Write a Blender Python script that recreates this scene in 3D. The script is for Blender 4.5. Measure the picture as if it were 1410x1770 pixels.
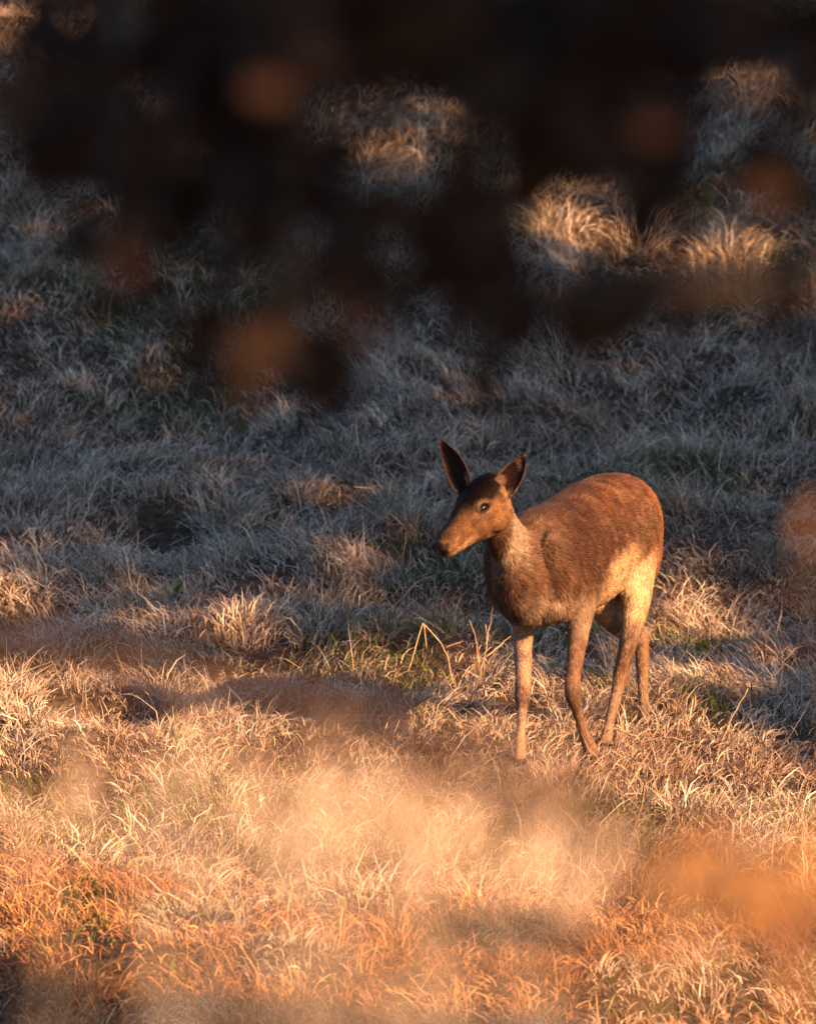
import bpy, bmesh, math, random
import numpy as np
from mathutils import Vector, Matrix, kdtree

R = math.radians
rng = np.random.default_rng(7)
random.seed(7)
for o in list(bpy.data.objects):
    bpy.data.objects.remove(o, do_unlink=True)
scene = bpy.context.scene
col = scene.collection

# ------------------------------------------------------------------ camera
PITCH, CAM_Z, DIST, PXM = 4.0, 2.48, 25.0, 570.0     # 570 photo pixels per metre at the deer
cam_d = bpy.data.cameras.new('camera')
cam = bpy.data.objects.new('camera', cam_d); col.objects.link(cam)
cam.location = (0, 0, CAM_Z); cam.rotation_euler = (R(90 - PITCH), 0, 0)
cam_d.sensor_fit = 'VERTICAL'; cam_d.sensor_height = 36.0; cam_d.sensor_width = 36.0
cam_d.lens = 36.0 * DIST / (1770 / PXM)
cam_d.clip_start = 0.1; cam_d.clip_end = 2000
cam_d.dof.use_dof = True; cam_d.dof.focus_distance = 24.75
cam_d.dof.aperture_fstop = cam_d.lens / 1000 / 0.046
cam_d.dof.aperture_blades = 0
scene.camera = cam

# ------------------------------------------------------------------ sky, sun, exposure
SUN_AZ, SUN_EL = 43.0, 24.0          # azimuth: degrees to the right of straight behind the camera
SUN = np.array([math.sin(R(SUN_AZ)) * math.cos(R(SUN_EL)), -math.cos(R(SUN_AZ)) * math.cos(R(SUN_EL)), math.sin(R(SUN_EL))])
world = bpy.data.worlds.new('World'); scene.world = world; world.use_nodes = True
wn = world.node_tree.nodes; bg = wn['Background']
sky = wn.new('ShaderNodeTexSky'); sky.sky_type = 'NISHITA'; sky.sun_disc = False; sky.ozone_density = 4.0
sky.sun_elevation = R(SUN_EL); sky.sun_rotation = R(180 - SUN_AZ)
world.node_tree.links.new(sky.outputs[0], bg.inputs[0]); bg.inputs[1].default_value = 0.053
sun_d = bpy.data.lights.new('sun', 'SUN'); sun_d.energy = 5.0; sun_d.angle = R(0.5); sun_d.color = (1.0, 0.53, 0.235)
sun = bpy.data.objects.new('sun', sun_d); col.objects.link(sun)
sun.rotation_euler = Vector(SUN).to_track_quat('Z', 'Y').to_euler(); sun.location = (20, -20, 30)
vs = scene.view_settings
vs.view_transform = 'Standard'; vs.look = 'None'; vs.gamma = 1.0; vs.use_curve_mapping = False; vs.exposure = 2.2
scene.cycles.use_denoising = True; scene.cycles.denoiser = 'OPENIMAGEDENOISE'; scene.cycles.denoising_input_passes = 'RGB_ALBEDO_NORMAL'; scene.cycles.denoising_prefilter = 'ACCURATE'
scene.cycles.max_bounces = 5; scene.cycles.diffuse_bounces = 3; scene.cycles.transmission_bounces = 4

# ------------------------------------------------------------------ helpers
CP, SP = math.cos(R(PITCH)), math.sin(R(PITCH))
CAM = np.array([0, 0, CAM_Z])
def ray(px, py):
    a = (px - 705) / PXM / DIST; b = (885 - py) / PXM / DIST
    return np.array([a, CP + b * SP, -SP + b * CP])
def P(px, py, d=0.0):
    """The point seen at photo pixel px,py that lies d metres behind the deer's standing place."""
    r = ray(px, py); return CAM + r * ((DIST + d) / r[1])
def smooth(e0, e1, x):
    t = np.clip((x - e0) / (e1 - e0), 0, 1); return t * t * (3 - 2 * t)
def hash2(i, j, seed):
    n = (i.astype(np.int64) * 374761393 + j.astype(np.int64) * 668265263 + seed * 982451653) & 0xFFFFFFFF
    n = ((n ^ (n >> 13)) * 1274126177) & 0xFFFFFFFF
    return ((n ^ (n >> 16)) & 0xFFFFFF) / float(0xFFFFFF)
def noise2(x, y, scale, seed=0):
    x = np.asarray(x, float) / scale; y = np.asarray(y, float) / scale
    i = np.floor(x); j = np.floor(y); u = x - i; v = y - j
    u = u * u * u * (u * (u * 6 - 15) + 10); v = v * v * v * (v * (v * 6 - 15) + 10)
    a = hash2(i, j, seed); b = hash2(i + 1, j, seed); c = hash2(i, j + 1, seed); d = hash2(i + 1, j + 1, seed)
    return (a * (1 - u) + b * u) * (1 - v) + (c * (1 - u) + d * u) * v

_t = np.array([-60, -40, -25, -21, -18, -15, -12, -9, -6, -4, -2, 0, 1, 2, 3.5, 5, 6.5, 8, 10, 13, 18, 30, 60, 120])
_z = np.array([2.6, 2.2, 1.45, 1.1, .65, 0.0, -.62, -.86, -.70, -.46, -.20, 0, .09, .19, .43, .79, 1.24, 1.75, 2.46, 3.5, 5.1, 7.6, 11, 14])
_ft = np.linspace(-60, 120, 3601)
_fz = np.interp(_ft, _t, _z); _k = np.exp(-np.linspace(-2.2, 2.2, 31) ** 2); _k /= _k.sum()
_fz = np.convolve(np.pad(_fz, 15, mode='edge'), _k, mode='valid')
_fz -= np.interp(0, _ft, _fz)
def ground_z(x, y):
    x = np.asarray(x, float); y = np.asarray(y, float); t = y - DIST
    z = np.interp(t, _ft, _fz)
    calm = 1 - 0.75 * np.exp(-((x - .5) ** 2 + t ** 2) / .5)
    z = z + calm * (0.13 * (noise2(x, y, 1.3, 3) - .5) + 0.165 * (noise2(x, y, .45, 5) - .5) + .075 * (noise2(x, y, .2, 9) - .5))
    return z + .05 * (noise2(x, y, 4.0, 11) - .5)
_off = float(ground_z(.45, 25.0))
def gz(x, y):
    return ground_z(x, y) - _off - 0.015
def ground_hit(px, py):
    r = ray(px, py); ys = np.linspace(12, 60, 3000); pts = CAM[None] + r[None] * (ys / r[1])[:, None]
    below = pts[:, 2] < gz(pts[:, 0], pts[:, 1])
    i = int(np.argmax(below)) if below.any() else len(ys) - 1
    return pts[i]

def tag(o, label=None, cat=None, group=None, kind=None):
    for k, v in (('label', label), ('category', cat), ('group', group), ('kind', kind)):
        if v: o[k] = v
    return o
def empty(name, loc, label, cat, group=None):
    o = bpy.data.objects.new(name, None); col.objects.link(o); o.location = loc; o.empty_display_size = .1
    return tag(o, label, cat, group)
def mesh_obj(name, v, f, mat, parent=None, smooth_=True, colors=None, extra=None):
    """v: (n,3) array; f: list of faces or int array of quads/tris. Linked as one mesh object in its parent's space."""
    me = bpy.data.meshes.new(name)
    v = np.asarray(v, np.float32)
    if parent is not None: v = v - np.array(parent.location, np.float32)
    fill_mesh(me, v, f)
    if smooth_: me.polygons.foreach_set('use_smooth', np.ones(len(me.polygons), bool))
    if colors is not None:
        at = me.attributes.new('col', 'FLOAT_COLOR', 'POINT')
        c = np.ones((len(v), 4), np.float32); c[:, :3] = colors; at.data.foreach_set('color', c.ravel())
    for k, a in (extra or {}).items():
        a = np.asarray(a, np.float32)
        if a.ndim == 2:
            at = me.attributes.new(k, 'FLOAT_VECTOR', 'POINT'); at.data.foreach_set('vector', a.ravel())
        else:
            at = me.attributes.new(k, 'FLOAT', 'POINT'); at.data.foreach_set('value', a)
    me.materials.append(mat); me.update()
    o = bpy.data.objects.new(name, me); col.objects.link(o)
    if parent is not None: o.parent = parent
    return o
def fill_mesh(me, v, f):
    """f: list of integer arrays, each (n,3) or (n,4)."""
    me.vertices.add(len(v)); me.vertices.foreach_set('co', np.ascontiguousarray(v, np.float32).ravel())
    f = [np.asarray(a) for a in (f if isinstance(f, list) else [f]) if len(a)]
    loops = np.concatenate([a.ravel() for a in f]).astype(np.int32)
    tot = np.concatenate([np.full(len(a), a.shape[1]) for a in f]).astype(np.int32)
    st = np.concatenate([[0], np.cumsum(tot)[:-1]]).astype(np.int32)
    me.loops.add(len(loops)); me.loops.foreach_set('vertex_index', loops)
    me.polygons.add(len(tot)); me.polygons.foreach_set('loop_start', st)
    me.update(calc_edges=True); me.validate()

def mat_new(name):
    m = bpy.data.materials.new(name); m.use_nodes = True
    nt = m.node_tree; nt.nodes.clear(); out = nt.nodes.new('ShaderNodeOutputMaterial')
    return m, nt, out
def blade_material(name, rough=.55, trans=.35, tint=(1, 1, 1), spec=.3):
    """Thin plant matter: colour from each blade, light passing through it."""
    m, nt, out = mat_new(name); N, L = nt.nodes, nt.links
    at = N.new('ShaderNodeAttribute'); at.attribute_name = 'col'
    tc = N.new('ShaderNodeTexCoord'); nz = N.new('ShaderNodeTexNoise'); nz.inputs['Scale'].default_value = 90; nz.inputs['Detail'].default_value = 2
    L.new(tc.outputs['Object'], nz.inputs['Vector'])
    mr = N.new('ShaderNodeMapRange'); mr.inputs[1].default_value = .3; mr.inputs[2].default_value = .7; mr.inputs[3].default_value = .75; mr.inputs[4].default_value = 1.2
    L.new(nz.outputs[0], mr.inputs[0])
    mx = N.new('ShaderNodeVectorMath'); mx.operation = 'SCALE'; L.new(at.outputs['Color'], mx.inputs[0]); L.new(mr.outputs[0], mx.inputs['Scale'])
    bs = N.new('ShaderNodeBsdfPrincipled'); bs.inputs['Roughness'].default_value = rough; bs.inputs['Specular IOR Level'].default_value = spec
    L.new(mx.outputs[0], bs.inputs['Base Color'])
    tr = N.new('ShaderNodeBsdfTranslucent'); L.new(mx.outputs[0], tr.inputs['Color'])
    mi = N.new('ShaderNodeMixShader'); mi.inputs[0].default_value = trans
    L.new(bs.outputs[0], mi.inputs[1]); L.new(tr.outputs[0], mi.inputs[2]); L.new(mi.outputs[0], out.inputs[0])
    return m
def noise_material(name, c1, c2, scale, rough=.9, bump=.3, detail=6):
    m, nt, out = mat_new(name); N, L = nt.nodes, nt.links
    tc = N.new('ShaderNodeTexCoord'); nz = N.new('ShaderNodeTexNoise'); nz.inputs['Scale'].default_value = scale; nz.inputs['Detail'].default_value = detail
    L.new(tc.outputs['Object'], nz.inputs['Vector'])
    cr = N.new('ShaderNodeValToRGB'); cr.color_ramp.elements[0].color = (*c1, 1); cr.color_ramp.elements[1].color = (*c2, 1)
    cr.color_ramp.elements[0].position = .35; cr.color_ramp.elements[1].position = .68
    L.new(nz.outputs[0], cr.inputs[0])
    bs = N.new('ShaderNodeBsdfPrincipled'); bs.inputs['Roughness'].default_value = rough; bs.inputs['Specular IOR Level'].default_value = .2
    bp = N.new('ShaderNodeBump'); bp.inputs['Strength'].default_value = bump; bp.inputs['Distance'].default_value = .02
    L.new(nz.outputs[0], bp.inputs['Height']); L.new(bp.outputs[0], bs.inputs['Normal'])
    L.new(cr.outputs[0], bs.inputs['Base Color']); L.new(bs.outputs[0], out.inputs[0])
    return m

def ribbons(base, dirs, side, length, width, profile=(.7, 1.0, .75)):
    """Blades: base (n,3), dirs (n,k,3) unit direction of each of k segments, side (n,3), tapering to a point.
    Returns verts (n*(2k+1),3) and faces."""
    n, k = dirs.shape[:2]
    seg = (length / k)[:, None, None] * dirs
    pts = np.concatenate([base[:, None], base[:, None] + np.cumsum(seg, 1)], 1)
    w = (width[:, None] * np.array(profile)[None, :k])[..., None] * side[:, None] * .5
    V = np.empty((n, 2 * k + 1, 3)); V[:, 0:2 * k:2] = pts[:, :k] - w; V[:, 1:2 * k:2] = pts[:, :k] + w; V[:, 2 * k] = pts[:, k]
    off = (np.arange(n) * (2 * k + 1))[:, None]
    quads = [off + np.array([[2 * i, 2 * i + 1, 2 * i + 3, 2 * i + 2]]) for i in range(k - 1)]
    tri = off + np.array([[2 * k - 2, 2 * k - 1, 2 * k]])
    return V.reshape(-1, 3), ([np.concatenate(quads)] if quads else []) + [tri]
def unit(a):
    return a / np.maximum(np.linalg.norm(a, axis=-1, keepdims=True), 1e-9)
def tube(points, radii, nseg=7):
    pts = np.asarray(points, float); n = len(pts); rad = np.asarray(radii, float)
    tg = unit(np.gradient(pts, axis=0))
    ref = np.array([0, 0, 1.0]) if abs(tg[0][2]) < .9 else np.array([1.0, 0, 0])
    V = []
    for i in range(n):
        a = unit(np.cross(tg[i], ref)); b = np.cross(a, tg[i]); ref = b
        th = np.arange(nseg) * 2 * math.pi / nseg
        V.append(pts[i] + rad[i] * (np.cos(th)[:, None] * a + np.sin(th)[:, None] * b))
    V = np.concatenate(V + [pts[:1], pts[-1:]]); F = []
    for i in range(n - 1):
        for j in range(nseg):
            F.append((i * nseg + j, i * nseg + (j + 1) % nseg, (i + 1) * nseg + (j + 1) % nseg, (i + 1) * nseg + j))
    T = [(n * nseg, (j + 1) % nseg, j) for j in range(nseg)] + [(n * nseg + 1, (n - 1) * nseg + j, (n - 1) * nseg + (j + 1) % nseg) for j in range(nseg)]
    return V, [np.array(F), np.array(T)]
class MB:
    """Collects pieces of one part."""
    def __init__(s): s.v = []; s.q = []; s.t = []; s.c = []; s.n = 0
    def add(s, v, f, c=None):
        for a in f:
            a = np.asarray(a)
            (s.q if a.shape[1] == 4 else s.t).append(a + s.n)
        s.v.append(np.asarray(v)); s.n += len(v)
        s.c.append(np.tile(np.asarray(c if c is not None else (.2, .2, .2), float), (len(v), 1)) if np.ndim(c) < 2 else c)
    def build(s, name, mat, parent=None, **k):
        return mesh_obj(name, np.concatenate(s.v), [np.concatenate(a) for a in (s.q, s.t) if a], mat, parent, colors=np.concatenate(s.c), **k)

# ------------------------------------------------------------------ ground
M_ground = noise_material('thatch_soil', (.018, .012, .008), (.075, .048, .028), 34, bump=1.0, detail=10)
def make_ground():
    xs = np.concatenate([np.linspace(-150, -6, 25)[:-1], np.linspace(-6, 6, 121), np.linspace(6, 150, 25)[1:]])
    ys = np.concatenate([np.linspace(-40, 18, 59)[:-1], np.linspace(18, 38, 221), np.linspace(38, 145, 50)[1:]])
    X, Y = np.meshgrid(xs, ys); V = np.stack([X, Y, gz(X, Y)], -1).reshape(-1, 3)
    nx = len(xs); i, j = np.meshgrid(np.arange(nx - 1), np.arange(len(ys) - 1)); a = (j * nx + i).ravel()
    o = mesh_obj('ground', V, np.stack([a, a + 1, a + nx + 1, a + nx], 1), M_ground)
    tag(o, 'grassy hillside of brown soil and thatch under the deer', 'ground', kind='structure')
make_ground()

# ------------------------------------------------------------------ deer
def catmull(A, n):
    A = np.asarray(A, float); m = len(A); s = np.linspace(0, m - 1, n); i = np.clip(s.astype(int), 0, m - 2); t = (s - i)[:, None]
    g = lambda k: A[np.clip(k, 0, m - 1)]
    p0, p1, p2, p3 = g(i - 1), g(i), g(i + 1), g(i + 2)
    return .5 * (2 * p1 + (p2 - p0) * t + (2 * p0 - 5 * p1 + 4 * p2 - p3) * t ** 2 + (3 * p1 - p0 - 3 * p2 + p3) * t ** 3)
def loft(C, side, up, hw, hu, hd, ns=20, sup=2.0):
    """Closed tube through section centres C with a half width, a half height up and one down at each."""
    n = len(C); th = np.arange(ns) * 2 * math.pi / ns
    ct = np.sign(np.cos(th)) * np.abs(np.cos(th)) ** (2 / sup); sn = np.sign(np.sin(th)) * np.abs(np.sin(th)) ** (2 / sup)
    V = [C[i] + np.outer(ct * hw[i], side[i]) + np.outer(np.where(sn > 0, sn * hu[i], sn * hd[i]), up[i]) for i in range(n)]
    V = np.concatenate(V + [C[:1], C[-1:]]); F = []
    i, j = np.meshgrid(np.arange(n - 1), np.arange(ns), indexing='ij'); i, j = i.ravel(), j.ravel(); k = (j + 1) % ns
    Q = np.stack([i * ns + j, i * ns + k, (i + 1) * ns + k, (i + 1) * ns + j], 1)
    j = np.arange(ns); k = (j + 1) % ns
    T = np.concatenate([np.stack([np.full(ns, n * ns), k, j], 1), np.stack([np.full(ns, n * ns + 1), (n - 1) * ns + j, (n - 1) * ns + k], 1)])
    return V, [Q, T]
def ellipsoid(c, ax, r, nu=14, nv=10):
    u = np.arange(nu) * 2 * math.pi / nu; v = np.linspace(0, math.pi, nv + 1)[1:-1]
    U, W = np.meshgrid(u, v); p = np.stack([np.cos(U) * np.sin(W), np.sin(U) * np.sin(W), np.cos(W)], -1).reshape(-1, 3)
    p = np.concatenate([p, [[0, 0, 1], [0, 0, -1]]]) * np.asarray(r)
    V = np.asarray(c) + p @ np.asarray(ax); m = nv - 1; n = m * nu
    Q = [(i * nu + j, (i + 1) * nu + j, (i + 1) * nu + (j + 1) % nu, i * nu + (j + 1) % nu) for i in range(m - 1) for j in range(nu)]
    T = [(n, j, (j + 1) % nu) for j in range(nu)] + [(n + 1, (m - 1) * nu + (j + 1) % nu, (m - 1) * nu + j) for j in range(nu)]
    return V, [np.array(Q), np.array(T)]

# the deer's own frame: forward, left, up (it stands facing down the slope, towards the lower left)
YAW = 62.0
TILT = 4.2
_f0 = np.array([-math.cos(R(YAW)), -math.sin(R(YAW)), 0]); DL = np.array([math.sin(R(YAW)), -math.cos(R(YAW)), 0])
DF = _f0 * math.cos(R(TILT)) + np.array([0, 0, -math.sin(R(TILT))]); DU = np.cross(DF, DL); DU = DU if DU[2] > 0 else -DU
DO = np.array([(993 - 705) / PXM, 25.0, 0.0])
def D(a, b, c): return DO + a * DF + b * DL + c * DU
def to_local(v): q = v - DO; return np.stack([q @ DF, q @ DL, q @ DU], -1)

PARTS = []            # (verts, faces, part id, hair flow)
def part(vf, pid, flow):
    PARTS.append((vf[0], vf[1], pid, np.tile(flow, (len(vf[0]), 1)) if np.ndim(flow) == 1 else flow))

def torso():
    #      a     zc    hw    up    down
    S = [(-.475, .655, .020, .030, .030), (-.455, .652, .075, .090, .100), (-.41, .647, .118, .140, .150), (-.33, .64, .146, .170, .175), (-.22, .635, .153, .176, .185),
         (-.07, .618, .158, .170, .190), (.08, .605, .158, .166, .188), (.19, .595, .142, .172, .180), (.28, .585, .110, .156, .160), (.34, .575, .080, .11, .125), (.38, .57, .045, .065, .07), (.395, .57, .012, .02, .02)]
    S = catmull(S, 40); n = len(S)
    C = np.array([D(s[0], 0, s[1]) for s in S])
    part(loft(C, np.tile(DL, (n, 1)), np.tile(DU, (n, 1)), S[:, 2], S[:, 3], S[:, 4], ns=28, sup=2.15), 0, -DF - .35 * DU)
    for b in (1, -1):
        # shoulder and thigh muscles, hip bone
        part(ellipsoid(D(.235, b * .085, .575), np.array([unit(DF * .35 + DU), DL, unit(DF - DU * .35)]), (.150, .066, .075)), 0, -DF - .6 * DU)
        part(ellipsoid(D(-.30, b * .085, .595), np.array([unit(DU - DF * .1), DL, unit(DF + DU * .1)]), (.150, .066, .11)), 0, -DF - .8 * DU)
torso()

def neck():
    #    px   py    d     side  fwd/back
    K = [(985, 985, -.06, .02, .03), (960, 985, -.13, .085, .10), (938, 985, -.20, .100, .135), (910, 978, -.27, .078, .112), (886, 950, -.335, .057, .078), (868, 919, -.39, .047, .063), (857, 890, -.435, .044, .060), (850, 866, -.46, .044, .056), (845, 853, -.475, .03, .035)]
    K = catmull(K, 24)
    C = np.array([P(k[0], k[1], k[2]) for k in K]); tg = unit(np.gradient(C, axis=0))
    sd = unit(np.cross(tg, np.tile(np.cross(tg[len(tg) // 2], DL), (len(C), 1)))); sd = sd * np.sign(sd @ DL)[:, None]
    up = unit(np.cross(tg, sd))
    part(loft(C, sd, up, K[:, 3], K[:, 4], K[:, 4], ns=24), 1, unit(-tg[15]))
neck()

POLL, NOSE = P(856, 846, -.475), P(753, 946, -.575)
HH = unit(NOSE - POLL); HS = unit(np.cross(np.array([0, 0, 1.0]), HH)); HS = HS if HS @ DL > 0 else -HS
HS = unit(HS + np.array([0, 0, .10])); HS = unit(HS - HH * (HS @ HH)); HU = np.cross(HH, HS); HU = HU if HU[2] > 0 else -HU
HL = float(np.linalg.norm(NOSE - POLL))
def H(t, s, u): return POLL + HH * t * HL + HS * s + HU * u
def head():
    #      t     u0     w     up    down
    S = [(-.04, -.006, .026, .026, .03), (.0, -.004, .050, .044, .060), (.10, .0, .065, .054, .090), (.22, .004, .072, .058, .106), (.34, .004, .069, .055, .106), (.46, .0, .059, .048, .092), (.60, -.005, .047, .039, .070),
         (.74, -.009, .043, .034, .056), (.86, -.011, .041, .031, .047), (.94, -.013, .037, .028, .039), (.99, -.015, .028, .022, .029), (1.015, -.016, .012, .010, .013)]
    S = catmull(S, 44)
    C = np.array([H(s[0], 0, s[1]) for s in S]); n = len(S)
    part(loft(C, np.tile(HS, (n, 1)), np.tile(HU, (n, 1)), S[:, 2], S[:, 3], S[:, 4], ns=26, sup=2.25), 2, -HH)
    ax = np.array([HH, HS, HU])
    for b in (1, -1):
        part(ellipsoid(H(.24, b * .044, -.055), ax, (.052, .024, .040)), 2, -HH)         # jaw muscle
        part(ellipsoid(H(.945, b * .020, -.006), ax, (.022, .014, .016)), 2, -HH)        # nostril wing
    part(ellipsoid(H(.86, 0, -.044), ax, (.036, .021, .013)), 2, -HH)                    # chin
    part(ellipsoid(H(.13, 0, .040), ax, (.060, .046, .024)), 2, -HH)                      # crown
head()

EARS = []
def ear(root, tip, face, w):
    """A leaf-shaped cup from root to tip whose hollow looks along face."""
    root, tip = np.asarray(root), np.asarray(tip); L = np.linalg.norm(tip - root); t = unit(tip - root)
    face = unit(face - t * (face @ t)); s = np.cross(t, face)
    nu, nv = 30, 21; rows = []; ids = []; tone = []
    prof = lambda u: np.interp(u, [0, .06, .15, .28, .42, .56, .70, .82, .92, .97, 1], [.66, .82, .95, 1.0, .97, .87, .70, .50, .29, .17, .04])
    for k in (0, 1):
        for i in range(nu):
            u = i / (nu - 1); hw = w * prof(u); cup = (1.15 - .75 * u) * hw
            for j in range(nv):
                q = -1 + 2 * j / (nv - 1); ang = q * 1.1
                x = hw * math.sin(ang) / math.sin(1.1); z = cup * (1 - math.cos(ang)) - .012 * math.sin(u * math.pi)
                th = .008 * math.sqrt(max(0, 1 - q * q)) + .0016
                rows.append(root + t * (u * L - (.006 * k if i == 0 else 0)) + s * x + face * (z - k * th * (1 - .6 * u)))
                ids.append(3 if k == 0 and abs(q) < .86 and u < .96 else 4)
    V = np.array(rows); n0 = nu * nv; Q = []
    for i in range(nu - 1):
        for j in range(nv - 1):
            a = i * nv + j; Q.append((a, a + 1, a + nv + 1, a + nv)); Q.append((n0 + a, n0 + a + nv, n0 + a + nv + 1, n0 + a + 1))
        for j in (0, nv - 1):
            a = i * nv + j; q = (a, a + nv, n0 + a + nv, n0 + a); Q.append(q if j == 0 else q[::-1])
    for j in range(nv - 1):
        a = (nu - 1) * nv + j; Q.append((a, a + 1, n0 + a + 1, n0 + a))
    EARS.append((V, np.array(Q), np.array(ids), np.tile(t, (len(V), 1))))
EAR_R = (P(808, 846, -.46), P(761, 761, -.43)); EAR_L = (P(861, 858, -.50), P(907, 788, -.535))
for e0, e1 in (EAR_R, EAR_L):
    et = unit(e1 - e0); es = unit(np.cross(et, HH)); part(ellipsoid(e0 + et * .010 + np.array([0, .024, 0]), np.array([et, es, np.cross(et, es)]), (.040, .026, .024)), 2, et)        # ear root
ear(EAR_R[0], EAR_R[1], unit(np.array([-.62, -.72, .1])), .040)
ear(EAR_L[0], EAR_L[1], unit(np.array([-.30, -.95, -.05])), .037)

def leg(K, pid):
    """K rows: px, py, depth, half width across the view (px), fore-and-aft factor"""
    K = catmull(K, 6 * len(K)); C = np.array([P(k[0], k[1], k[2]) for k in K]); n = len(C); tg = unit(np.gradient(C, axis=0))
    sd = unit(np.cross(tg, np.tile(DF, (n, 1)))); sd *= np.sign(sd @ DL)[:, None]; fw = unit(np.cross(sd, tg)); fw *= np.sign(fw @ DF)[:, None]
    r = K[:, 3] / PXM
    part(loft(C, sd, fw, r, r * K[:, 4], r * K[:, 4], ns=16), pid, tg[n // 2])
leg([(930, 1030, -.20, 34, 1.1), (910, 1070, -.19, 25, 1.1), (904, 1100, -.175, 17.5, 1.1), (904, 1150, -.175, 14.5, 1.1), (904, 1185, -.18, 13.4, 1.15), (903, 1204, -.18, 13.2, 1.15), (902, 1226, -.18, 9.2, 1.05), (900, 1260, -.18, 7.8, 1.05),
     (899, 1285, -.185, 10, 1.1), (899, 1300, -.20, 9, 1.1), (898, 1312, -.215, 11, 1.15), (898, 1322, -.225, 11, 1.3)], 5)
leg([(1000, 1015, -.20, 38, 1.15), (1001, 1050, -.21, 28, 1.15), (1000, 1080, -.22, 20, 1.15), (996, 1120, -.235, 15.5, 1.15), (991, 1160, -.25, 13, 1.1), (989, 1183, -.26, 13.8, 1.12), (990, 1203, -.255, 13, 1.12), (998, 1232, -.23, 8.8, 1.05), (1007, 1262, -.21, 8.6, 1.05),
     (1016, 1285, -.20, 11.5, 1.1), (1022, 1298, -.205, 11, 1.1), (1027, 1310, -.215, 12.5, 1.15), (1029, 1322, -.22, 12.5, 1.3)], 5)
leg([(1096, 965, .17, 36, 1.1), (1098, 1005, .10, 30, 1.15), (1097, 1045, .07, 24, 1.25), (1092, 1080, .07, 19, 1.35), (1083, 1120, .085, 14.5, 1.25), (1075, 1150, .10, 12, 1.3), (1071, 1172, .11, 12.2, 1.3), (1067, 1192, .105, 10.6, 1.15), (1060, 1220, .085, 9, 1.1), (1052, 1255, .05, 8.6, 1.05),
     (1047, 1278, .03, 11, 1.1), (1045, 1290, .018, 10.5, 1.1), (1043, 1302, .0, 12.5, 1.15), (1042, 1312, -.01, 12.5, 1.3)], 6)
leg([(1040, 1010, .16, 45, 1.2), (1046, 1050, .16, 26, 1.2), (1064, 1076, .20, 18, 1.2), (1086, 1092, .28, 15, 1.2), (1104, 1104, .335, 13.2, 1.25), (1109, 1122, .35, 12.2, 1.3), (1110, 1150, .35, 11, 1.15), (1111, 1190, .35, 9.4, 1.1), (1113, 1232, .35, 8.8, 1.05),
     (1115, 1254, .35, 11, 1.1), (1116, 1268, .345, 10, 1.1), (1116, 1281, .335, 11.5, 1.15), (1116, 1292, .33, 11.5, 1.3)], 6)
# point of the hocks, knees, elbow, brisket folds
for c, r in ((P(1079, 1172, .135), (.016, .014, .03)), (P(1114, 1100, .365), (.017, .015, .03))):
    part(ellipsoid(c, np.array([DF, DL, DU]), r), 6, -DU)
part(ellipsoid(P(1010, 1050, -.14), np.array([DF, DL, DU]), (.035, .03, .045)), 5, -DU)
part(ellipsoid(P(938, 1048, -.285), np.array([DF, DL, DU]), (.05, .075, .05)), 0, -DU)
part(ellipsoid(P(868, 1010, -.235), np.array([DF, DL, DU]), (.05, .045, .085)), 0, -DU)
part(ellipsoid(D(.20, .06, .66), np.array([DF, DL, DU]), (.12, .07, .075)), 0, -DF - .4 * DU)
part(ellipsoid(D(.20, -.06, .66), np.array([DF, DL, DU]), (.12, .07, .075)), 0, -DF - .4 * DU)
part(ellipsoid(P(945, 930, -.23), np.array([DF, DL, DU]), (.05, .05, .055)), 0, -DF - .4 * DU)
# tail lying down over the rump
TL = [D(-.43, 0, .70), D(-.465, 0, .675), D(-.478, .0, .62), D(-.475, .0, .56), D(-.468, 0, .52)]
part(tube(catmull(TL, 14), np.interp(np.linspace(0, 1, 14), [0, .3, .7, 1], [.02, .024, .02, .006]), 8), 0, -DU)

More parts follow.
